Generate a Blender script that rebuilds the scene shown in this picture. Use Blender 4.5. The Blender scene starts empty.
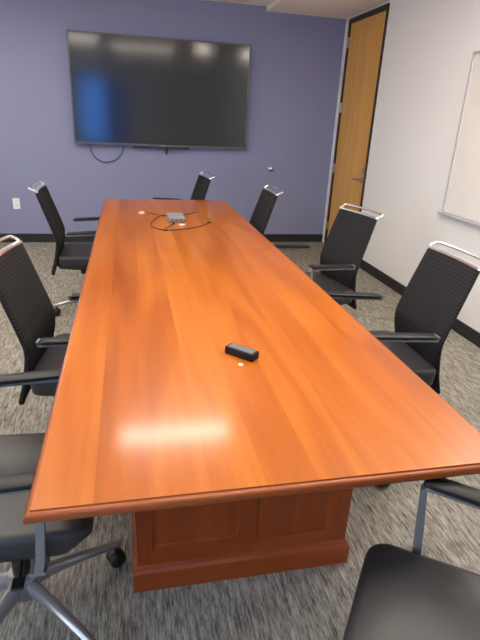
import bpy, bmesh, math, random
from mathutils import Vector, Matrix
random.seed(3)
PI = math.pi
C = bpy.context.scene.collection
sc = bpy.context.scene

# ------------------------------------------------------------------ materials
def lin(c):
    return tuple((x/12.92 if x <= .04045 else ((x+.055)/1.055)**2.4) for x in [v/255 for v in c]) + (1,)

def mat(name, rgb, rough=.5, metal=0.0, spec=.5, coat=0.0, emit=None, es=0.0):
    m = bpy.data.materials.new(name); m.use_nodes = True
    b = m.node_tree.nodes['Principled BSDF']
    b.inputs['Base Color'].default_value = lin(rgb)
    b.inputs['Roughness'].default_value = rough
    b.inputs['Metallic'].default_value = metal
    b.inputs['Specular IOR Level'].default_value = spec
    b.inputs['Coat Weight'].default_value = coat
    if emit:
        b.inputs['Emission Color'].default_value = lin(emit)
        b.inputs['Emission Strength'].default_value = es
    return m

class NT:
    def __init__(s, m):
        s.t = m.node_tree; s.b = s.t.nodes['Principled BSDF']
    def n(s, kind, **kw):
        nd = s.t.nodes.new(kind)
        for k, v in kw.items(): setattr(nd, k, v)
        return nd
    def l(s, a, b): s.t.links.new(a, b)
    def math(s, op, a, b=None):
        nd = s.n('ShaderNodeMath', operation=op)
        for i, v in enumerate((a, b)):
            if v is None: continue
            if isinstance(v, (int, float)): nd.inputs[i].default_value = v
            else: s.l(v, nd.inputs[i])
        return nd.outputs[0]
    def ramp(s, fac, stops):
        nd = s.n('ShaderNodeValToRGB')
        e = nd.color_ramp.elements
        while len(e) < len(stops): e.new(.5)
        for el, (p, c) in zip(e, stops):
            el.position = p; el.color = lin(c)
        s.l(fac, nd.inputs[0]); return nd.outputs[0]
    def mix(s, fac, a, b, mode='MIX'):
        nd = s.n('ShaderNodeMix', data_type='RGBA', blend_type=mode)
        for i, v in ((0, fac), (6, a), (7, b)):
            if isinstance(v, (int, float)): nd.inputs[i].default_value = v
            elif isinstance(v, tuple): nd.inputs[i].default_value = v
            else: s.l(v, nd.inputs[i])
        return nd.outputs[2]
    def noise(s, vec, scale, detail=4, rough=.55, dist=0):
        nd = s.n('ShaderNodeTexNoise'); s.l(vec, nd.inputs['Vector'])
        nd.inputs['Scale'].default_value = scale; nd.inputs['Detail'].default_value = detail
        nd.inputs['Roughness'].default_value = rough; nd.inputs['Distortion'].default_value = dist
        return nd.outputs['Fac']
    def pos(s, scale=(1, 1, 1), loc=(0, 0, 0), rot=(0, 0, 0)):
        g = s.n('ShaderNodeNewGeometry'); mp = s.n('ShaderNodeMapping')
        mp.inputs['Scale'].default_value = scale; mp.inputs['Location'].default_value = loc
        mp.inputs['Rotation'].default_value = rot
        s.l(g.outputs['Position'], mp.inputs[0]); return mp.outputs[0]
    def obj(s, scale=(1, 1, 1)):
        g = s.n('ShaderNodeTexCoord'); mp = s.n('ShaderNodeMapping')
        mp.inputs['Scale'].default_value = scale
        s.l(g.outputs['Object'], mp.inputs[0]); return mp.outputs[0]
    def bump(s, h, strength, dist=.002):
        nd = s.n('ShaderNodeBump'); nd.inputs['Strength'].default_value = strength
        nd.inputs['Distance'].default_value = dist
        s.l(h, nd.inputs['Height']); s.l(nd.outputs[0], s.b.inputs['Normal'])
    def color(s, c): s.l(c, s.b.inputs['Base Color'])

def wood(name, dark, mid, light, axis, plank=.16, rough=.25, coat=.3, planks=True):
    """axis: direction the grain runs (0 x, 1 y, 2 z)"""
    m = mat(name, mid, rough, coat=coat); m.node_tree.nodes['Principled BSDF'].inputs['Coat Roughness'].default_value = .13
    m.node_tree.nodes['Principled BSDF'].inputs['Specular IOR Level'].default_value = .3
    t = NT(m)
    sc_f = [14, 14, 14]; sc_f[axis] = .9
    sc_g = [70, 70, 70]; sc_g[axis] = 2.2
    sc_c = [3.2, 3.2, 3.2]; sc_c[axis] = .35
    g = t.n('ShaderNodeNewGeometry'); sep = t.n('ShaderNodeSeparateXYZ'); t.l(g.outputs['Position'], sep.inputs[0])
    across = sep.outputs[0] if axis != 0 else sep.outputs[1]
    pid = t.math('FLOOR', t.math('DIVIDE', across, plank))
    wn = t.n('ShaderNodeTexWhiteNoise', noise_dimensions='1D'); t.l(pid, wn.inputs['W'])
    add = t.n('ShaderNodeVectorMath', operation='ADD')
    cmb = t.n('ShaderNodeCombineXYZ')
    for i in range(3): t.l(t.math('MULTIPLY', wn.outputs['Value'], 7.3 if planks else 0.0), cmb.inputs[i])
    t.l(g.outputs['Position'], add.inputs[0]); t.l(cmb.outputs[0], add.inputs[1])
    def sm(scale):
        mp = t.n('ShaderNodeMapping'); mp.inputs['Scale'].default_value = scale
        t.l(add.outputs[0], mp.inputs[0]); return mp.outputs[0]
    big = t.noise(sm(sc_c), 1.0, 3, .5, .6)
    ring = t.math('SINE', t.math('MULTIPLY', big, 30))
    ring = t.math('ADD', t.math('MULTIPLY', ring, .5), .5)
    fine = t.noise(sm(sc_g), 1.0, 3, .6)
    med = t.noise(sm(sc_f), 1.0, 3, .5)
    f = t.math('ADD', t.math('MULTIPLY', ring, .13), t.math('MULTIPLY', fine, .16))
    f = t.math('ADD', f, t.math('MULTIPLY', med, .26))
    f = t.math('ADD', f, t.math('MULTIPLY', wn.outputs['Value'], (.18 if planks else .12)))
    t.color(t.ramp(f, [(.14, dark), (.36, mid), (.60, light)]))
    return m

M = {}
M['top'] = wood('cherry_tabletop', (134, 65, 14), (167, 88, 21), (191, 113, 35), 1, .12, .3, .6)
M['edge'] = wood('cherry_moulding', (118, 56, 22), (142, 70, 28), (160, 84, 38), 1, .2, .36, .1, False)
M['edgex'] = wood('cherry_end_moulding', (118, 56, 22), (142, 70, 28), (160, 84, 38), 0, .2, .36, .1, False)
M['ped'] = wood('cherry_pedestal', (110, 46, 14), (138, 60, 20), (162, 78, 28), 2, .12, .4, .25)
M['pedx'] = wood('cherry_plinth', (110, 46, 14), (138, 60, 20), (162, 78, 28), 0, .2, .4, .25, False)
M['door'] = wood('maple_door', (208, 150, 68), (222, 168, 84), (234, 184, 102), 2, .45, .35, .15, False)

M['blue'] = mat('blue_wall_paint', (136, 141, 174), .75, spec=.25)
t = NT(M['blue']); t.bump(t.noise(t.pos(), 260, 2), .06, .001)
M['white'] = mat('white_wall_paint', (240, 241, 240), .7, spec=.25)
t = NT(M['white']); t.bump(t.noise(t.pos(), 260, 2), .06, .001)
M['ceil'] = mat('ceiling_paint', (246, 240, 233), .85, spec=.2)
t = NT(M['ceil']); t.bump(t.noise(t.pos(), 180, 2), .08, .001)
M['base'] = mat('black_vinyl_base', (34, 34, 38), .5)

m = M['carpet'] = mat('striated_carpet', (128, 124, 116), 1.0, spec=.05)
t = NT(m)
s1 = t.noise(t.pos((160, 17, 1)), 1.0, 3, .65)
s2 = t.noise(t.pos((70, 8, 1), (3, 1, 0)), 1.0, 3, .6)
s3 = t.noise(t.pos((320, 60, 1)), 1.0, 2, .6)
f = t.math('ADD', t.math('MULTIPLY', s1, .55), t.math('MULTIPLY', s2, .40))
f = t.math('ADD', f, t.math('MULTIPLY', s3, .22))
t.color(t.ramp(f, [(.42, (68, 65, 61)), (.53, (118, 114, 107)), (.62, (152, 148, 138)), (.76, (186, 181, 168))]))
t.bump(t.math('ADD', s3, s1), .5, .004)

M['black'] = mat('black_plastic', (26, 26, 28), .42)
M['pad'] = mat('arm_pad_vinyl', (28, 28, 31), .5, spec=.35)
m = M['leather'] = mat('black_leather', (42, 42, 45), .46, spec=.5)
t = NT(m); t.bump(t.noise(t.obj(), 320, 3), .12, .001)
m = M['fabric'] = mat('ribbed_black_mesh', (30, 31, 34), .8, spec=.25)
t = NT(m)
g = t.n('ShaderNodeTexCoord'); sep = t.n('ShaderNodeSeparateXYZ'); t.l(g.outputs['Object'], sep.inputs[0])
rib = t.math('ADD', t.math('MULTIPLY', t.math('SINE', t.math('MULTIPLY', sep.outputs[2], 2*PI/.0145)), .5), .5)
t.color(t.ramp(rib, [(.2, (24, 24, 26)), (.9, (40, 40, 43))]))
t.bump(t.noise(t.obj((1, 1, 1)), 900, 2), .2, .001)
M['alu'] = mat('cast_aluminium', (158, 158, 160), .38, .65)
M['satin'] = mat('satin_arm_metal', (126, 127, 128), .45, .4)
M['chrome'] = mat('polished_chrome', (238, 239, 242), .24, .9)
M['steel'] = mat('satin_steel', (190, 188, 184), .3, 1.0)
M['bezel'] = mat('tv_bezel', (92, 94, 99), .35, .3)
M['screen'] = mat('tv_glass', (36, 36, 39), .12, spec=.6)
M['plate'] = mat('white_plastic', (232, 232, 232), .45)
M['slot'] = mat('outlet_slot', (60, 60, 60), .6)
M['dframe'] = mat('dark_bronze_frame', (40, 34, 28), .4)
M['frame'] = mat('anodised_frame', (196, 196, 198), .4, .3)
M['board'] = mat('whiteboard_enamel', (236, 232, 226), .2, spec=.5)
M['cord'] = mat('black_cord', (28, 24, 30), .5)
M['grey'] = mat('silver_plastic', (138, 142, 144), .4, .2)
M['case'] = mat('matte_black_case', (14, 14, 15), .6, spec=.3)
M['greytop'] = mat('grey_felt_top', (92, 98, 104), .55)
M['disc_white'] = mat('white_dot', (245, 240, 225), .6)
M['lens'] = mat('light_lens', (255, 244, 228), .5, emit=(255, 243, 228), es=1.0)
M['fixture'] = mat('fixture_white', (240, 240, 240), .4)
gm = M['glass'] = mat('window_glass', (240, 248, 255), .02)
t = NT(gm); tr = t.n('ShaderNodeBsdfTransparent'); gl = t.n('ShaderNodeBsdfGlossy'); gl.inputs['Roughness'].default_value = .03
mx = t.n('ShaderNodeMixShader'); mx.inputs[0].default_value = .06
t.l(tr.outputs[0], mx.inputs[1]); t.l(gl.outputs[0], mx.inputs[2])
t.l(mx.outputs[0], t.t.nodes['Material Output'].inputs['Surface'])

# ------------------------------------------------------------------ mesh helpers
def link(name, bm, m, parent=None, smooth=False, bevel=0, seg=2, angle=35):
    bmesh.ops.recalc_face_normals(bm, faces=bm.faces)
    me = bpy.data.meshes.new(name); bm.to_mesh(me); bm.free()
    for mm in (m if isinstance(m, (list, tuple)) else [m]): me.materials.append(mm)
    if smooth:
        for p in me.polygons: p.use_smooth = True
    o = bpy.data.objects.new(name, me); C.objects.link(o)
    if smooth:
        try: me.set_sharp_from_angle(angle=math.radians(angle))
        except Exception: pass
    if bevel:
        b = o.modifiers.new('Bevel', 'BEVEL'); b.width = bevel; b.segments = seg
        b.limit_method = 'ANGLE'; b.angle_limit = math.radians(40)
    if parent: o.parent = parent
    return o

def box(bm, a, b, mi=0):
    vs = [bm.verts.new((x, y, z)) for z in (a[2], b[2]) for y in (a[1], b[1]) for x in (a[0], b[0])]
    for q in ((0,1,3,2),(4,6,7,5),(0,4,5,1),(2,3,7,6),(0,2,6,4),(1,5,7,3)):
        bm.faces.new([vs[i] for i in q]).material_index = mi
    return vs

def loft(bm, rings, cap=True, closed=False):
    R = [[bm.verts.new(p) for p in r] for r in rings]
    n = len(R[0])
    pairs = list(zip(R, R[1:])) + ([(R[-1], R[0])] if closed else [])
    for a, b in pairs:
        for i in range(n):
            bm.faces.new((a[i], a[(i+1) % n], b[(i+1) % n], b[i]))
    if cap and not closed:
        bm.faces.new(R[0]); bm.faces.new(R[-1])
    return R

def tube(bm, pts, r, n=8, cap=True):
    pts = [Vector(p) for p in pts]; rings = []
    up = Vector((0, 0, 1))
    rs = r if isinstance(r, (list, tuple)) else [r]*len(pts)
    prev = None
    for i, p in enumerate(pts):
        d = (pts[min(i+1, len(pts)-1)] - pts[max(i-1, 0)]).normalized()
        if prev is None:
            u = d.cross(up) if abs(d.z) < .95 else d.cross(Vector((1, 0, 0)))
            u.normalize()
        else:
            u = (prev - d*prev.dot(d)).normalized()
        prev = u; v = d.cross(u)
        rings.append([p + (u*math.cos(2*PI*k/n) + v*math.sin(2*PI*k/n))*rs[i] for k in range(n)])
    loft(bm, rings, cap)

def lathe(bm, prof, center=(0, 0, 0), n=20, axis='z'):
    rings = []
    for r, h in prof:
        ring = []
        for k in range(n):
            a = 2*PI*k/n; x, y = r*math.cos(a), r*math.sin(a)
            v = (x, y, h) if axis == 'z' else ((x, h, y) if axis == 'y' else (h, x, y))
            ring.append(Vector(v) + Vector(center))
        rings.append(ring)
    loft(bm, rings)

def spline(pts, k=8):
    P = [Vector(p) for p in pts]; out = []
    for i in range(len(P)-1):
        a = P[max(i-1, 0)]; b = P[i]; c = P[i+1]; d = P[min(i+2, len(P)-1)]
        for j in range(k):
            s = j/k
            out.append(.5*((2*b) + (c-a)*s + (2*a-5*b+4*c-d)*s*s + (3*b-a-3*c+d)*s**3))
    out.append(P[-1]); return out

def rrect(x0, x1, y0, y1, r, n=5):
    out = []
    for cx, cy, a0 in ((x1-r, y1-r, 0), (x0+r, y1-r, PI/2), (x0+r, y0+r, PI), (x1-r, y0+r, 1.5*PI)):
        for k in range(n+1):
            a = a0 + (PI/2)*k/n
            out.append((cx + r*math.cos(a), cy + r*math.sin(a)))
    return out

def tag(o, label=None, cat=None, group=None, kind=None):
    if label: o['label'] = label
    if cat: o['category'] = cat
    if group: o['group'] = group
    if kind: o['kind'] = kind
    return o

def empty(name, loc=(0, 0, 0), rz=0):
    o = bpy.data.objects.new(name, None); C.objects.link(o)
    o.location = loc; o.rotation_euler = (0, 0, rz); o.empty_display_size = .1
    return o

def struct(name, bm, m, parent=None, **k):
    o = link(name, bm, m, parent, **k)
    if parent is None: o['kind'] = 'structure'
    return o

# ------------------------------------------------------------------ the room
XL, XR, YB, YF = -1.75, 3.033, 0.0, -9.2
H1, H2, XS = 2.60, 2.553, 2.10
bm = bmesh.new(); box(bm, (XL-.12, YF-.12, -.1), (XR+.12, YB+.12, 0)); struct('floor', bm, M['carpet'])
bm = bmesh.new(); box(bm, (XL-.12, YB, 0), (XR+.12, YB+.12, 2.75)); struct('wall_back', bm, M['blue'])
bm = bmesh.new()
box(bm, (XL-.12, YF-.12, H1), (XS, YB, H1+.12)); box(bm, (XS, YF-.12, H2), (XR+.12, YB, H1+.12))
struct('ceiling', bm, M['ceil'])
# right wall with the door opening
DY0, DY1, DZ = -.118, -1.046, 2.535
bm = bmesh.new()
box(bm, (XR, DY0, 0), (XR+.12, YB, H2)); box(bm, (XR, YF, 0), (XR+.12, DY1, H2))
box(bm, (XR, DY1, DZ), (XR+.12, DY0, H2))
struct('wall_right', bm, M['white'])
# left wall, with a wide window opening beside the camera
WY0, WY1, WZ0, WZ1 = -8.2, -5.6, .85, 2.3
bm = bmesh.new()
box(bm, (XL-.12, WY1, 0), (XL, YB, H1)); box(bm, (XL-.12, YF, 0), (XL, WY0, H1))
box(bm, (XL-.12, WY0, 0), (XL, WY1, WZ0)); box(bm, (XL-.12, WY0, WZ1), (XL, WY1, H1))
struct('wall_left', bm, M['white'])
# front wall (behind the camera), with a tall window that shows in the television
FX0, FX1, FZ0, FZ1 = -.66, .66, .55, 2.3
bm = bmesh.new()
box(bm, (XL-.12, YF-.12, 0), (FX0, YF, H1)); box(bm, (FX1, YF-.12, 0), (XR+.12, YF, H1))
box(bm, (FX0, YF-.12, 0), (FX1, YF, FZ0)); box(bm, (FX0, YF-.12, FZ1), (FX1, YF, H1))
struct('wall_front', bm, M['white'])

M['tint'] = mat('daylight_blue_pane', (90, 150, 230), .03)  # blue of the daylight reflected in the screen, put into the pane colour
t = NT(M['tint']); tl = t.n('ShaderNodeBsdfTransparent'); tl.inputs[0].default_value = (.28, .58, 1, 1)
t.l(tl.outputs[0], t.t.nodes['Material Output'].inputs['Surface'])
M['dimmer'] = mat('dimming_cloth', (70, 88, 112), .9, spec=.1)  # cloth of an added sheet that darkens half the reflected window
t = NT(M['dimmer']); tl = t.n('ShaderNodeBsdfTransparent'); tl.inputs[0].default_value = (.14, .2, .28, 1)
ad = t.n('ShaderNodeAddShader'); t.l(tl.outputs[0], ad.inputs[0]); t.l(t.b.outputs[0], ad.inputs[1])
t.l(ad.outputs[0], t.t.nodes['Material Output'].inputs['Surface'])
def window(name, axis, a0, a1, z0, z1, at):
    f = bmesh.new(); w = .05
    def bx(b, p0, p1, q0, q1, d0, d1):
        if axis == 'x': box(b, (at-d1, p0, q0), (at-d0, p1, q1))
        else: box(b, (p0, at-d1, q0), (p1, at-d0, q1))
    bx(f, a0, a1, z0, z0+w, .02, .09); bx(f, a0, a1, z1-w, z1, .02, .09)
    bx(f, a0, a0+w, z0+w, z1-w, .02, .09); bx(f, a1-w, a1, z0+w, z1-w, .02, .09)
    mid = (a0+a1)/2
    if a1-a0 > 1: bx(f, mid-.02, mid+.02, z0+w, z1-w, .02, .09)
    o = struct(name, f, M['bezel'])
    g = bmesh.new(); bx(g, a0+w, a1-w, z0+w, z1-w, .05, .056)
    link('window_pane', g, M['glass'] if axis == 'x' else M['tint'], o)
    if axis == 'y':
        g = bmesh.new(); bx(g, mid+.02, a1-w, z0+w, z1-w, .028, .032)
        link('dimming_sheet', g, M['dimmer'], o)  # added sheet, dims this half in the television reflection
window('window_1', 'x', WY0, WY1, WZ0, WZ1, XL)
window('window_2', 'y', FX0, FX1, FZ0, FZ1, YF)

# baseboards
bh, bt = .1, .012
def baseb(name, a, b):
    bm = bmesh.new(); box(bm, a, b); struct(name, bm, M['base'], bevel=.003)
baseb('baseboard_back', (XL, -bt, 0), (XR, 0, bh))
baseb('baseboard_right', (XR-bt, YF, 0), (XR, DY1-.01, bh))
baseb('baseboard_left', (XL, YF, 0), (XL+bt, -bt, bh))
baseb('baseboard_front', (XL+bt, YF, 0), (XR-bt, YF+bt, bh))

# door in the right wall
bm = bmesh.new(); fw = .034
box(bm, (XR-.012, DY0-fw, 0), (XR+.12, DY0, DZ)); box(bm, (XR-.012, DY1, 0), (XR+.12, DY1+fw, DZ))
box(bm, (XR-.012, DY1+fw, DZ-fw-.012), (XR+.12, DY0-fw, DZ))
dfr = struct('trim_1', bm, M['dframe'], bevel=.002)
bm = bmesh.new(); box(bm, (XR+.004, DY1+fw+.003, .012), (XR+.048, DY0-fw-.003, DZ-fw-.015))
door = struct('door_1', bm, M['door'], bevel=.002)
hx = XR
for z in (2.30, 1.63, .95, .25):
    bm = bmesh.new()
    tube(bm, [(hx-.018, DY0-.026, z-.055), (hx-.018, DY0-.026, z+.055)], .009, 10)
    box(bm, (hx-.014, DY0-.05, z-.052), (hx+.003, DY0-.012, z+.052))
    link('door_hinge', bm, M['steel'], door)
ly = -.972
bm = bmesh.new(); lathe(bm, [(0.001, -.012), (.026, -.012), (.028, -.004), (.028, .006)], (XR+.0, ly+.03, .905), 20, 'x')
tube(bm, [(XR-.01, ly+.03, .905), (XR-.05, ly+.03, .905)], .009)
tube(bm, spline([(XR-.048, ly+.03, .905), (XR-.054, ly+.06, .905), (XR-.054, ly+.13, .903), (XR-.046, ly+.155, .902)], 5), .009)
link('door_handle', bm, M['steel'], door, smooth=True)
bm = bmesh.new(); lathe(bm, [(0.001, -.016), (.02, -.016), (.026, -.008), (.026, .006)], (XR, ly+.025, 1.005), 20, 'x')
link('deadbolt', bm, M['steel'], door, smooth=True)

# ------------------------------------------------------------------ ceiling lights, plus added fill panels
def ceiling_light(x, y, w, d, z, es, label):
    t_ = empty('ceiling_light', (x, y, z))
    tag(t_, label, 'ceiling light')
    bm = bmesh.new(); e = .025
    for a, b in (((-w/2, -d/2), (w/2, -d/2+e)), ((-w/2, d/2-e), (w/2, d/2)), ((-w/2, -d/2+e), (-w/2+e, d/2-e)), ((w/2-e, -d/2+e), (w/2, d/2-e))):
        box(bm, (a[0], a[1], -.018), (b[0], b[1], -.001))
    link('fixture_frame', bm, M['fixture'], t_)
    bm = bmesh.new(); box(bm, (-w/2+e, -d/2+e, -.012), (w/2-e, d/2-e, -.003))
    m = M['lens'].copy(); m.node_tree.nodes['Principled BSDF'].inputs['Emission Strength'].default_value = es
    link('diffuser', bm, m, t_)
ES = 17
ceiling_light(.89, -2.47, .98, .24, H1, ES*.85, 'long ceiling light over the middle of the table')
ceiling_light(-.15, -3.95, .60, .60, H1, ES*.7, 'square ceiling light over the left row of chairs')
ceiling_light(1.95, -4.15, .30, .60, H1, ES*1.3, 'small ceiling light over the right row of chairs')
ceiling_light(-.95, -1.9, .60, 1.2, H1, ES*.7, 'added long fill panel near the back left corner')  # added fill, lifts the walls and stays out of the tabletop reflection
ceiling_light(2.80, -4.0, .30, 1.0, H2, ES*1.0, 'added narrow fill panel brightening the right wall')  # added fill to brighten the right wall
ceiling_light(.9, -4.75, 1.2, .60, H1, ES*.5, 'added wide fill panel over the near end of the table')  # added low-strength fill, placed clear of the tabletop reflection

# ------------------------------------------------------------------ television
TX0, TZ0, TW, TH = 0.0, 1.116, 1.93, 1.095
tv = empty('television', (TX0+TW/2, -.005, TZ0))
tag(tv, 'large flat black television on the blue wall', 'television')
def tvb(name, a, b, m, **k):
    bm = bmesh.new(); box(bm, a, b); return link(name, bm, m, tv, **k)
hw = TW/2
bm = bmesh.new(); fr = .014
for a, b in (((-hw, 0), (hw, .024)), ((-hw, TH-fr), (hw, TH)), ((-hw, .024), (-hw+fr, TH-fr)), ((hw-fr, .024), (hw, TH-fr))):
    box(bm, (a[0], -.075, a[1]), (b[0], -.03, b[1]))
link('bezel', bm, M['bezel'], tv, bevel=.002)
tvb('screen', (-hw+fr, -.070, .024), (hw-fr, -.040, TH-fr), M['screen'])
tvb('back_housing', (-hw+.08, -.040, .08), (hw-.08, -.004, TH-.08), M['black'], bevel=.01)
tvb('logo_plate', (-.028, -.0775, .007), (.028, -.074, .017), M['grey'])
tvb('speaker_bar', (-.34, -.07, -.02), (.30, -.035, .0), M['black'], bevel=.004)
bm = bmesh.new(); box(bm, (.028, -.066, -.085), (.050, -.05, -.019)); box(bm, (.020, -.070, -.05), (.058, -.046, -.022))
link('receiver_plug', bm, M['black'], tv, bevel=.003)
bm = bmesh.new()
tube(bm, spline([(.155, -.03, 1.14), (.17, -.02, 1.04), (.22, -.012, .965), (.30, -.010, .925), (.39, -.010, .935), (.47, -.014, .985), (.515, -.02, 1.06), (.53, -.03, 1.14)], 6), .0045, 6)
tag(link('cable', bm, M['cord'], smooth=True), 'thin dark cable hanging in a loop under the television', 'cable')

# outlet plate and round wall sensor
o = empty('wall_outlet', (-.683, 0, .443)); tag(o, 'white outlet plate low on the blue wall', 'outlet')
bm = bmesh.new(); box(bm, (-.037, -.007, -.06), (.037, 0, .06)); link('cover_plate', bm, M['plate'], o, bevel=.003)
for dz in (-.027, .027):
    bm = bmesh.new(); box(bm, (-.016, -.0085, dz-.014), (.016, -.006, dz+.014)); s = link('socket', bm, M['plate'], o, bevel=.003)
    bm = bmesh.new()
    for dx in (-.007, .006): box(bm, (dx-.0015, -.0095, dz-.003), (dx+.0015, -.008, dz+.008))
    link('slot', bm, M['slot'], s)
bm = bmesh.new(); lathe(bm, [(.034, 0), (.034, -.008), (.028, -.014), (.018, -.016), (.014, -.030), (.002, -.034)], (2.273, 0, .903), 20, 'y')
tag(link('wall_fitting', bm, M['steel'], smooth=True), 'small round metal knob on the blue wall right of the television', 'wall fitting')

# whiteboard on the right wall
wb = empty('whiteboard', (XR, -3.742, .835)); tag(wb, 'white dry-erase board in an aluminium frame on the right wall', 'whiteboard')
L2, WH = 1.22, 1.15
bm = bmesh.new(); box(bm, (-.014, -L2+.015, .015), (0, L2-.015, WH-.015)); link('writing_surface', bm, M['board'], wb)
bm = bmesh.new(); q = .02
box(bm, (-.022, -L2, WH-q), (0, L2, WH)); box(bm, (-.022, -L2, 0), (0, L2, q))
box(bm, (-.022, -L2, q), (0, -L2+q, WH-q)); box(bm, (-.022, L2-q, q), (0, L2, WH-q))
link('board_frame', bm, M['frame'], wb, bevel=.003)
bm = bmesh.new(); box(bm, (-.045, -L2+.02, -.005), (-.002, L2+.006, .005)); box(bm, (-.049, -L2+.02, -.005), (-.044, L2+.006, .010))
link('marker_tray', bm, M['frame'], wb, bevel=.002)

# ------------------------------------------------------------------ conference table
TXL, TXR, TYF, TYN, TZ = .350, 1.450, -1.444, -5.327, .742
tb = empty('conference_table', ((TXL+TXR)/2, (TYF+TYN)/2, 0))
tag(tb, 'long glossy cherry wood conference table in the middle of the room', 'table')
TC = Vector(tb.location)
SEAM = -3.29
prof_out = [(.012, TZ), (.011, TZ-.0035), (.008, TZ-.0045), (.004, TZ-.005), (.001, TZ-.009), (0, TZ-.015), (.001, TZ-.023), (.007, TZ-.029), (.05, TZ-.031)]
def top_section(y0, y1, near, far):
    def ring(ins, z):
        x0, x1 = TXL+ins, TXR-ins
        a = y0 + (ins if near else .0006); b = y1 - (ins if far else .0006)
        return [(x-TC.x, y-TC.y, z) for x, y in ((x0, a), (x1, a), (x1, b), (x0, b))]
    bm = bmesh.new(); rings = [[bm.verts.new(p) for p in ring(i, z)] for i, z in prof_out]
    for a, b in zip(rings, rings[1:]):
        for i in range(4):
            f = bm.faces.new((a[i], a[(i+1) % 4], b[(i+1) % 4], b[i]))
            f.material_index = 2 if i in (0, 2) else 1
            f.smooth = True
    bm.faces.new(rings[0]).material_index = 0; bm.faces.new(rings[-1]).material_index = 1
    o = link('tabletop', bm, [M['top'], M['edge'], M['edgex']], tb)
    o.data.set_sharp_from_angle(angle=math.radians(50))
top_section(TYN, SEAM, True, False); top_section(SEAM, TYF, False, True)

def pedestal(y0, y1):
    x0, x1 = .557, 1.279
    bm = bmesh.new(); box(bm, (x0+.014-TC.x, y0+.014-TC.y, .06), (x1-.014-TC.x, y1-.014-TC.y, TZ-.033))
    body = link('pedestal', bm, M['ped'], tb)
    # stiles and rails, proud of the body on all four faces, one mesh
    bm = []; bmh = []
    zt, zb = TZ-.034, .085
    def face(map_, w, n):
        st, gap = .045, .05
        for u0, u1 in ((0, st), (w-st, w)): map_(bm, u0, u1, zb, zt)
        pw = (w - 2*st - gap*(n-1))/n
        for i in range(n):
            a = st + i*(pw+gap)
            if i: map_(bm, a-gap, a, zb, zt)
            map_(bmh, a, a+pw, zb, .155); map_(bmh, a, a+pw, zt-.06, zt)
            # raised panel with bevelled border
            yield a, a+pw
    def front(b, u0, u1, z0, z1, d=.014): b.append(((x0+u0-TC.x, y0-TC.y, z0), (x0+u1-TC.x, y0+d-TC.y, z1)))
    def back(b, u0, u1, z0, z1, d=.014): b.append(((x0+u0-TC.x, y1-d-TC.y, z0), (x0+u1-TC.x, y1-TC.y, z1)))
    def left(b, u0, u1, z0, z1, d=.014): b.append(((x0-TC.x, y0+.014+u0-TC.y, z0), (x0+d-TC.x, y0+.014+u1-TC.y, z1)))
    def right(b, u0, u1, z0, z1, d=.014): b.append(((x1-d-TC.x, y0+.014+u0-TC.y, z0), (x1-TC.x, y0+.014+u1-TC.y, z1)))
    W = x1-x0; Dp = y1-y0-.028
    for fn, w, P in ((front, W, lambda u, o: (x0+u-TC.x, y0+.014-o-TC.y)), (back, W, lambda u, o: (x0+u-TC.x, y1-.014+o-TC.y)),
                     (left, Dp, lambda u, o: (x0+.014-o-TC.x, y0+.014+u-TC.y)), (right, Dp, lambda u, o: (x1-.014+o-TC.x, y0+.014+u-TC.y))):
        for a, b in face(fn, w, 2):
            pb = bmesh.new(); z0, z1 = .155, zt-.06
            rings = []
            for ins, o in ((0, .0), (0, .0165), (.003, .0165), (.006, .011), (.010, .005), (.014, .002), (.05, .002)):
                rings.append([(*P(u, o), z) for u, z in ((a+ins, z0+ins), (b-ins, z0+ins), (b-ins, z1-ins), (a+ins, z1-ins))])
            loft(pb, rings)
            link('raised_panel', pb, M['ped'], body)
    for nm, lst, mm in (('panel_stile', bm, M['ped']), ('panel_rail', bmh, M['pedx'])):
        for a, b in lst:
            q = bmesh.new(); box(q, a, b); link(nm, q, mm, body)
    bm = bmesh.new()
    X0, X1, Y0, Y1 = .541, 1.2945, y0-.016, y1+.016
    def r(i, z): return [(x-TC.x, y-TC.y, z) for x, y in ((X0+i, Y0+i), (X1-i, Y0+i), (X1-i, Y1-i), (X0+i, Y1-i))]
    loft(bm, [r(0, .0), r(0, .078), r(.004, .084), r(.008, .088), r(.0095, .094), r(.0155, .099)])
    link('plinth', bm, M['pedx'], tb)
pedestal(-4.90, -3.95)
pedestal(-2.75, -1.85)

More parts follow.
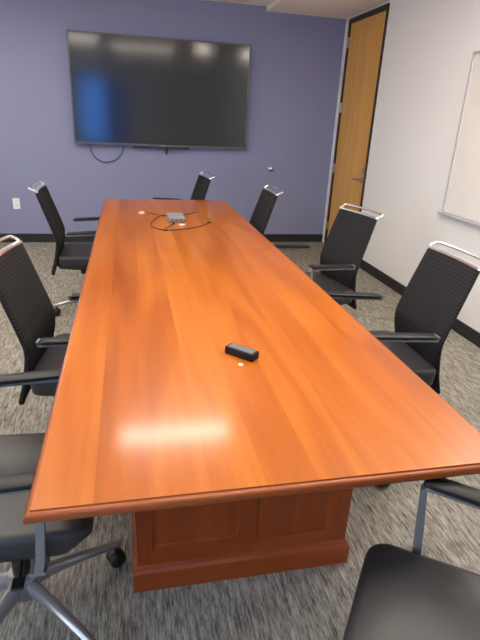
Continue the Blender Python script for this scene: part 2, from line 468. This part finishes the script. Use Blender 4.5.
# ------------------------------------------------------------------ chair
bx0, bz0 = -.045, 0
def make_chair():
    root = empty('conference_chair')
    # seat cushion
    def crown(x, y): return 0
    rings = []
    for ins, z, r in ((.05, .427, .03), (.020, .429, .035), (.006, .440, .04), (.003, .462, .042), (0, .488, .045), (.002, .502, .045), (.008, .509, .043), (.022, .512, .04), (.07, .513, .04), (.12, .514, .04), (.17, .513, .02)):
        fx = .19 - .045*max(0, (.488-z)/.056)**1.3
        pts = rrect(-.275+ins, fx-ins, -.225+ins, .225-ins, max(.01, r), 6)
        ring = []
        for x, y in pts:
            f = max(0, (x-.05)/.14)
            dz = -.014*f*f + .006*abs(y/.225)**2
            ring.append((x, y, z+dz*(0 if z < .47 else 1)))
        rings.append(ring)
    bm = bmesh.new(); loft(bm, rings)
    seat = link('seat', bm, M['leather'], root, smooth=True, angle=80)
    bm = bmesh.new()
    loft(bm, [[(x, y, z) for x, y in rrect(-.24+i, .12-i, -.19+i, .19-i, .05, 4)] for i, z in ((.03, .412), (0, .418), (0, .4300))])
    link('seat_shell', bm, M['black'], root, smooth=True)
    # backrest
    prof = spline([(-.374, .944, 0), (-.335, .83, 0), (-.296, .715, 0), (-.277, .655, 0), (-.270, .62, 0), (-.274, .56, 0), (-.295, .46, 0), (-.320, .376, 0)], 22)
    N = len(prof); rings = []
    for i, p in enumerate(prof):
        a = prof[max(0, i-1)]; b = prof[min(N-1, i+1)]
        tx, tz = (b.x-a.x), (b.y-a.y); L = math.hypot(tx, tz); nx, nz = -tz/L, tx/L      # front normal
        if nx < 0: nx, nz = -nx, -nz
        s = i/(N-1)
        w = .190 + .014*math.sin(PI*min(1, s*1.15)) - .008*max(0, s-.75)*4*.5
        th = .024
        if i == 0 or i == N-1: th = .014
        rib = .0007*math.sin(2*PI*p.y/.0145)
        front, back = [], []
        us = [-1, -.97, -.9, -.7, -.45, -.2, 0, .2, .45, .7, .9, .97, 1]
        for u in us:
            cur = -.014*(1-u*u)
            tt = th*(.35 if abs(u) == 1 else (.75 if abs(u) > .95 else 1))
            rr = rib if abs(u) < .93 else 0
            front.append((p.x + nx*(tt/2+rr) + cur, u*w, p.y + nz*(tt/2+rr)))
            back.append((p.x - nx*(tt/2+rr) + cur, u*w, p.y - nz*(tt/2+rr)))
        rings.append(front + back[::-1])
    bm = bmesh.new(); loft(bm, rings)
    link('backrest', bm, M['fabric'], root, smooth=True, angle=60)
    # polished strip on the top edge + rail behind
    bm = bmesh.new()
    rr = []
    for k in range(13):
        u = -1 + k/6; cur = -.014*(1-u*u)
        rr.append([(-.374+cur+dx, u*.186, .946+dz) for dx, dz in ((-.011, -.004), (.010, .0), (.009, .009), (-.012, .007))])
    loft(bm, rr); link('top_strip', bm, M['chrome'], root, smooth=True)
    bm = bmesh.new()
    pts = spline([(-.372, .184, .944), (-.386, .194, .955), (-.402, .194, .964), (-.416, .182, .970), (-.428, .10, .971), (-.431, 0, .971),
                  (-.428, -.10, .971), (-.416, -.182, .970), (-.402, -.194, .964), (-.386, -.194, .955), (-.372, -.184, .944)], 5)
    tube(bm, pts, .0068, 10); link('top_rail', bm, M['chrome'], root, smooth=True)
    # bracket holding the backrest
    bm = bmesh.new(); rr = []
    for x, z, w, h in ((-.06, .385, .05, .02), (-.18, .380, .045, .018), (-.28, .385, .05, .016), (-.318, .43, .055, .012), (-.312, .50, .05, .010)):
        rr.append([(x, y, z+d) if x > -.25 else (x+d*.5, y, z+d*.5) for y, d in ((-w, -h/2), (w, -h/2), (w, h/2), (-w, h/2))])
    loft(bm, rr); link('back_bracket', bm, M['black'], root, bevel=.004)
    # arms
    for s in (1, -1):
        y = s*.249
        th0 = math.atan2(.019, .27)
        bm = bmesh.new(); rings = []
        def az(x): return .6815 + (x+.2)*.055
        for x, hw_, hh in ((-.197, .017, .004), (-.193, .021, .006), (-.184, .0225, .0075), (-.05, .024, .008), (.074, .024, .0078), (.090, .022, .007), (.095, .017, .004)):
            z = az(x)+.005
            rings.append([(x, y+a*hw_, z+b*hh) for a, b in ((-1, -.8), (-.8, -1), (.8, -1), (1, -.8), (1, .55), (.8, .95), (0, 1.05), (-.8, .95), (-1, .55))])
        loft(bm, rings); pad = link('arm_pad', bm, M['pad'], root, smooth=True, angle=50)
        bm = bmesh.new(); w = .018
        path = [(-.203, az(-.203)+.010), (-.203, az(-.203)-.008), (.084, az(.084)-.0095), (.091, az(.084)-.022), (.072, .46), (.064, .425), (.052, .413)]
        # under-pad bar, rear cap and front post as a flat bar
        rr = []
        n = len(path)
        for i, (x, z) in enumerate(path[:4] + [(.081, .56)] + path[4:6]):
            pl = path[:4] + [(.081, .56)] + path[4:6]
            a = pl[max(0, i-1)]; b = pl[min(len(pl)-1, i+1)]
            d = Vector((b[0]-a[0], b[1]-a[1])).normalized(); nn = Vector((-d.y, d.x))
            t2 = .0045 if i < 3 else (.008 if i == 3 else .0105)
            ww = w if i < 3 else .0075+.001*(i == 3)*8
            rr.append([(x+nn.x*c*t2, y+e*ww, z+nn.y*c*t2) for c, e in ((-1, -1), (1, -1), (1, 1), (-1, 1))])
        loft(bm, rr)
        # turn inward under the seat
        rr = []
        for yy, z, in ((s*.257, .426), (s*.24, .420), (s*.16, .410), (s*.06, .404)):
            rr.append([(.062+a*.02, yy, z+b*.006) for a, b in ((-1, -1), (1, -1), (1, 1), (-1, 1))])
        loft(bm, rr)
        link('arm_support', bm, M['satin'], root, bevel=.002)
    # mechanism, column, lever
    bm = bmesh.new(); box(bm, (bx0-.10, -.07, .345), (bx0+.11, .07, .413)); mech = link('tilt_mechanism', bm, M['black'], root, bevel=.012)
    bm = bmesh.new(); tube(bm, [(bx0+.04, -.07, .36), (bx0+.05, -.19, .362), (bx0+.05, -.205, .362)], .005); box(bm, (bx0+.035, -.235, .357), (bx0+.065, -.20, .367))
    link('lever', bm, M['black'], mech, bevel=.002)
    bm = bmesh.new(); lathe(bm, [(.026, .15), (.026, .25), (.0255, .251), (.015, .252), (.015, .34)], (bx0, 0, 0), 18)
    link('gas_column', bm, M['black'], root, smooth=True)
    bm = bmesh.new(); lathe(bm, [(.030, .080), (.038, .084), (.044, .12), (.046, .158), (.041, .168), (.027, .172)], (bx0, 0, 0), 20)
    link('base_hub', bm, M['alu'], root, smooth=True)
    for k in range(5):
        bm = bmesh.new(); rr = []
        for x, zt, hh, ww in ((.030, .163, .056, .019), (.10, .147, .040, .017), (.20, .123, .027, .015), (.29, .097, .020, .013), (.318, .091, .016, .011), (.325, .086, .008, .006)):
            rr.append([(x, a*ww, zt+b) for a, b in ((-1, -hh*.35), (-.72, -.004), (-.28, 0), (.28, 0), (.72, -.004), (1, -hh*.35), (.75, -hh), (-.75, -hh))])
        loft(bm, rr)
        leg = link('leg', bm, M['alu'], root, smooth=True, angle=30)
        leg.location = (bx0, 0, 0); leg.rotation_euler = (0, 0, math.radians(19+72*k))
        bm = bmesh.new()
        for sy in (-1, 1):
            lathe(bm, [(.006, sy*.006), (.024, sy*.006), (.0275, sy*.009), (.0275, sy*.022), (.022, sy*.026), (.006, sy*.027)], (.302, 0, .0277), 18, 'y')
        rr = []
        for j in range(9):
            a = PI*(-.05 + 1.0*j/8)
            rr.append([(.302+math.cos(a)*q, y, .0277+math.sin(a)*q) for q, y in ((.027, -.006), (.0305, -.006), (.0305, .006), (.027, .006))])
        loft(bm, rr)
        tube(bm, [(.302, 0, .05), (.302, 0, .078)], .006)
        cs = link('caster', bm, M['black'], leg, smooth=True, angle=40)
    return root

def copy_tree(o, parent=None):
    c = o.copy(); C.objects.link(c)
    if parent is not None: c.parent = parent
    for ch in list(o.children): copy_tree(ch, c)
    return c

chairs = [
    # x, y, heading, base turn, gas lift, label
    (.262, -4.925, 0, 9, 0, 'black conference chair at the near left table corner, its silver base showing'),
    (.460, -4.140, -7.2, 16, -.012, 'ribbed-back conference chair, middle of the three on the left side, cut by the left edge'),
    (.347, -2.382, 0, 17, 0, 'black conference chair farthest back on the left side, near the white wall outlet'),
    (1.262, -2.32, 181, 10, 0, 'black conference chair tucked in far right, only its back top showing'),
    (1.603, -3.279, 192, 0, 0, 'black ribbed conference chair on the right, its chrome rail crossing the foot of the door'),
    (1.566, -4.250, 179.4, 0, 0, 'black ribbed conference chair on the right, beneath the whiteboard'),
    (1.158, -5.562, 144, 20, 0, 'black conference chair in the near right corner, only seat and one armrest in view'),
    (.93, -1.15, 188, 15, -.035, 'black conference chair at the far end of the table, turned sideways under the television'),
]
proto = make_chair()
allc = [proto] + [copy_tree(proto) for _ in chairs[1:]]
for o, (x, y, a, br, dz, lab) in zip(allc, chairs):
    o.location = (x, y, 0); o.rotation_euler = (0, 0, math.radians(a))
    tag(o, lab, 'chair', 'conference chairs around the table')
    legs = [c for c in o.children if c.name.split('.')[0] == 'leg']
    for c in o.children:
        if c.name.split('.')[0] not in ('leg', 'base_hub', 'gas_column'): c.location.z = dz
    for k, l in enumerate(legs): l.rotation_euler = (0, 0, math.radians(19+72*k+br))

# ------------------------------------------------------------------ things on the table
d = empty('small_device', (.915, -4.694, TZ), math.atan2(-.075, .073)); tag(d, 'small black rectangular device with a grey top on the near half of the table', 'device')
bm = bmesh.new(); box(bm, (-.055, -.021, 0), (.055, .021, .026)); link('case', bm, M['case'], d, bevel=.004)
bm = bmesh.new(); box(bm, (-.047, -.015, .0255), (.047, .015, .0272)); link('top_face', bm, M['greytop'], d, bevel=.0008)
bm = bmesh.new(); lathe(bm, [(.0005, 0), (.0075, 0), (.0075, .0012), (.0005, .0013)], (.899, -4.757, TZ), 16)  # small pale disc, material left open
tag(link('white_disc', bm, M['disc_white']), 'tiny white dot lying beside the black device', 'paper dot')

hb = empty('cable_hub', (.900, -2.40, TZ)); tag(hb, 'square grey connection box at the far end of the table', 'connection box')
bm = bmesh.new(); box(bm, (-.060, -.10, .003), (.060, .10, .036)); link('housing', bm, M['grey'], hb, bevel=.006)
bm = bmesh.new(); box(bm, (-.05, -.09, 0), (.05, .09, .004)); link('rubber_base', bm, M['black'], hb)
for px in (-.03, 0, .03):
    bm = bmesh.new(); box(bm, (px-.009, -.1015, .012), (px+.009, -.099, .022)); link('port', bm, M['slot'], hb)
z = TZ+.004
def cable(pts, label, ends=()):
    t_ = empty('cable', (pts[0][0], pts[0][1], TZ)); tag(t_, label, 'cable')
    bm = bmesh.new(); tube(bm, [Vector((p.x-pts[0][0], p.y-pts[0][1], p.z)) for p in spline([(x, y, .004) for x, y in pts], 8)], .003, 6)
    link('cord', bm, M['cord'], t_, smooth=True)
    for (x, y, a, m) in ends:
        bm = bmesh.new(); box(bm, (-.016, -.007, .0), (.016, .007, .009)); box(bm, (.016, -.005, .002), (.026, .005, .007))
        pg = link('plug', bm, m, t_, bevel=.002); pg.location = (x-pts[0][0], y-pts[0][1], 0); pg.rotation_euler = (0, 0, a)
cable([(.838, -2.27), (.80, -2.26), (.75, -2.19), (.70, -2.15)], 'short black cable with a white plug left of the grey connection box', [(.664, -2.145, PI, M['plate']), (.816, -2.265, 0, M['black'])])
cable([(.79, -2.31), (.755, -2.38), (.715, -2.56), (.725, -2.70), (.80, -2.78), (.90, -2.76), (1.01, -2.69), (1.09, -2.60), (1.135, -2.52)], 'long black cable looping in front of the grey connection box', [(1.135, -2.515, 1.0, M['black']), (.80, -2.785, 0, M['black'])])
cable([(.963, -2.27), (.99, -2.21), (1.04, -2.16), (1.09, -2.11)], 'thin black cable running right from behind the grey connection box', [])
cable([(.872, -2.52), (.868, -2.57), (.84, -2.65), (.80, -2.72)], 'short black cable plugged into the front of the grey connection box', [(.870, -2.555, PI/2, M['black']), (.925, -2.60, .1, M['plate'])])

# ------------------------------------------------------------------ world, camera
WS = 4.6
w = bpy.data.worlds.new('World'); sc.world = w; w.use_nodes = True
wt = w.node_tree; bg = wt.nodes['Background']
bg.inputs[0].default_value = (.74, .87, 1.0, 1); bg.inputs[1].default_value = WS

cam = bpy.data.cameras.new('Camera'); co = bpy.data.objects.new('Camera', cam); C.objects.link(co)
co.location = (.5716, -6.1374, 1.4686); co.rotation_euler = (1.1858, -.0479, -.2066)
cam.sensor_fit = 'VERTICAL'; cam.sensor_height = 24; cam.lens = 500.04/640*24
cam.clip_start = .02
sc.camera = co
vs = sc.view_settings; vs.view_transform = 'Standard'; vs.look = 'None'; vs.gamma = 1; vs.exposure = 1.0
vs.use_curve_mapping = False
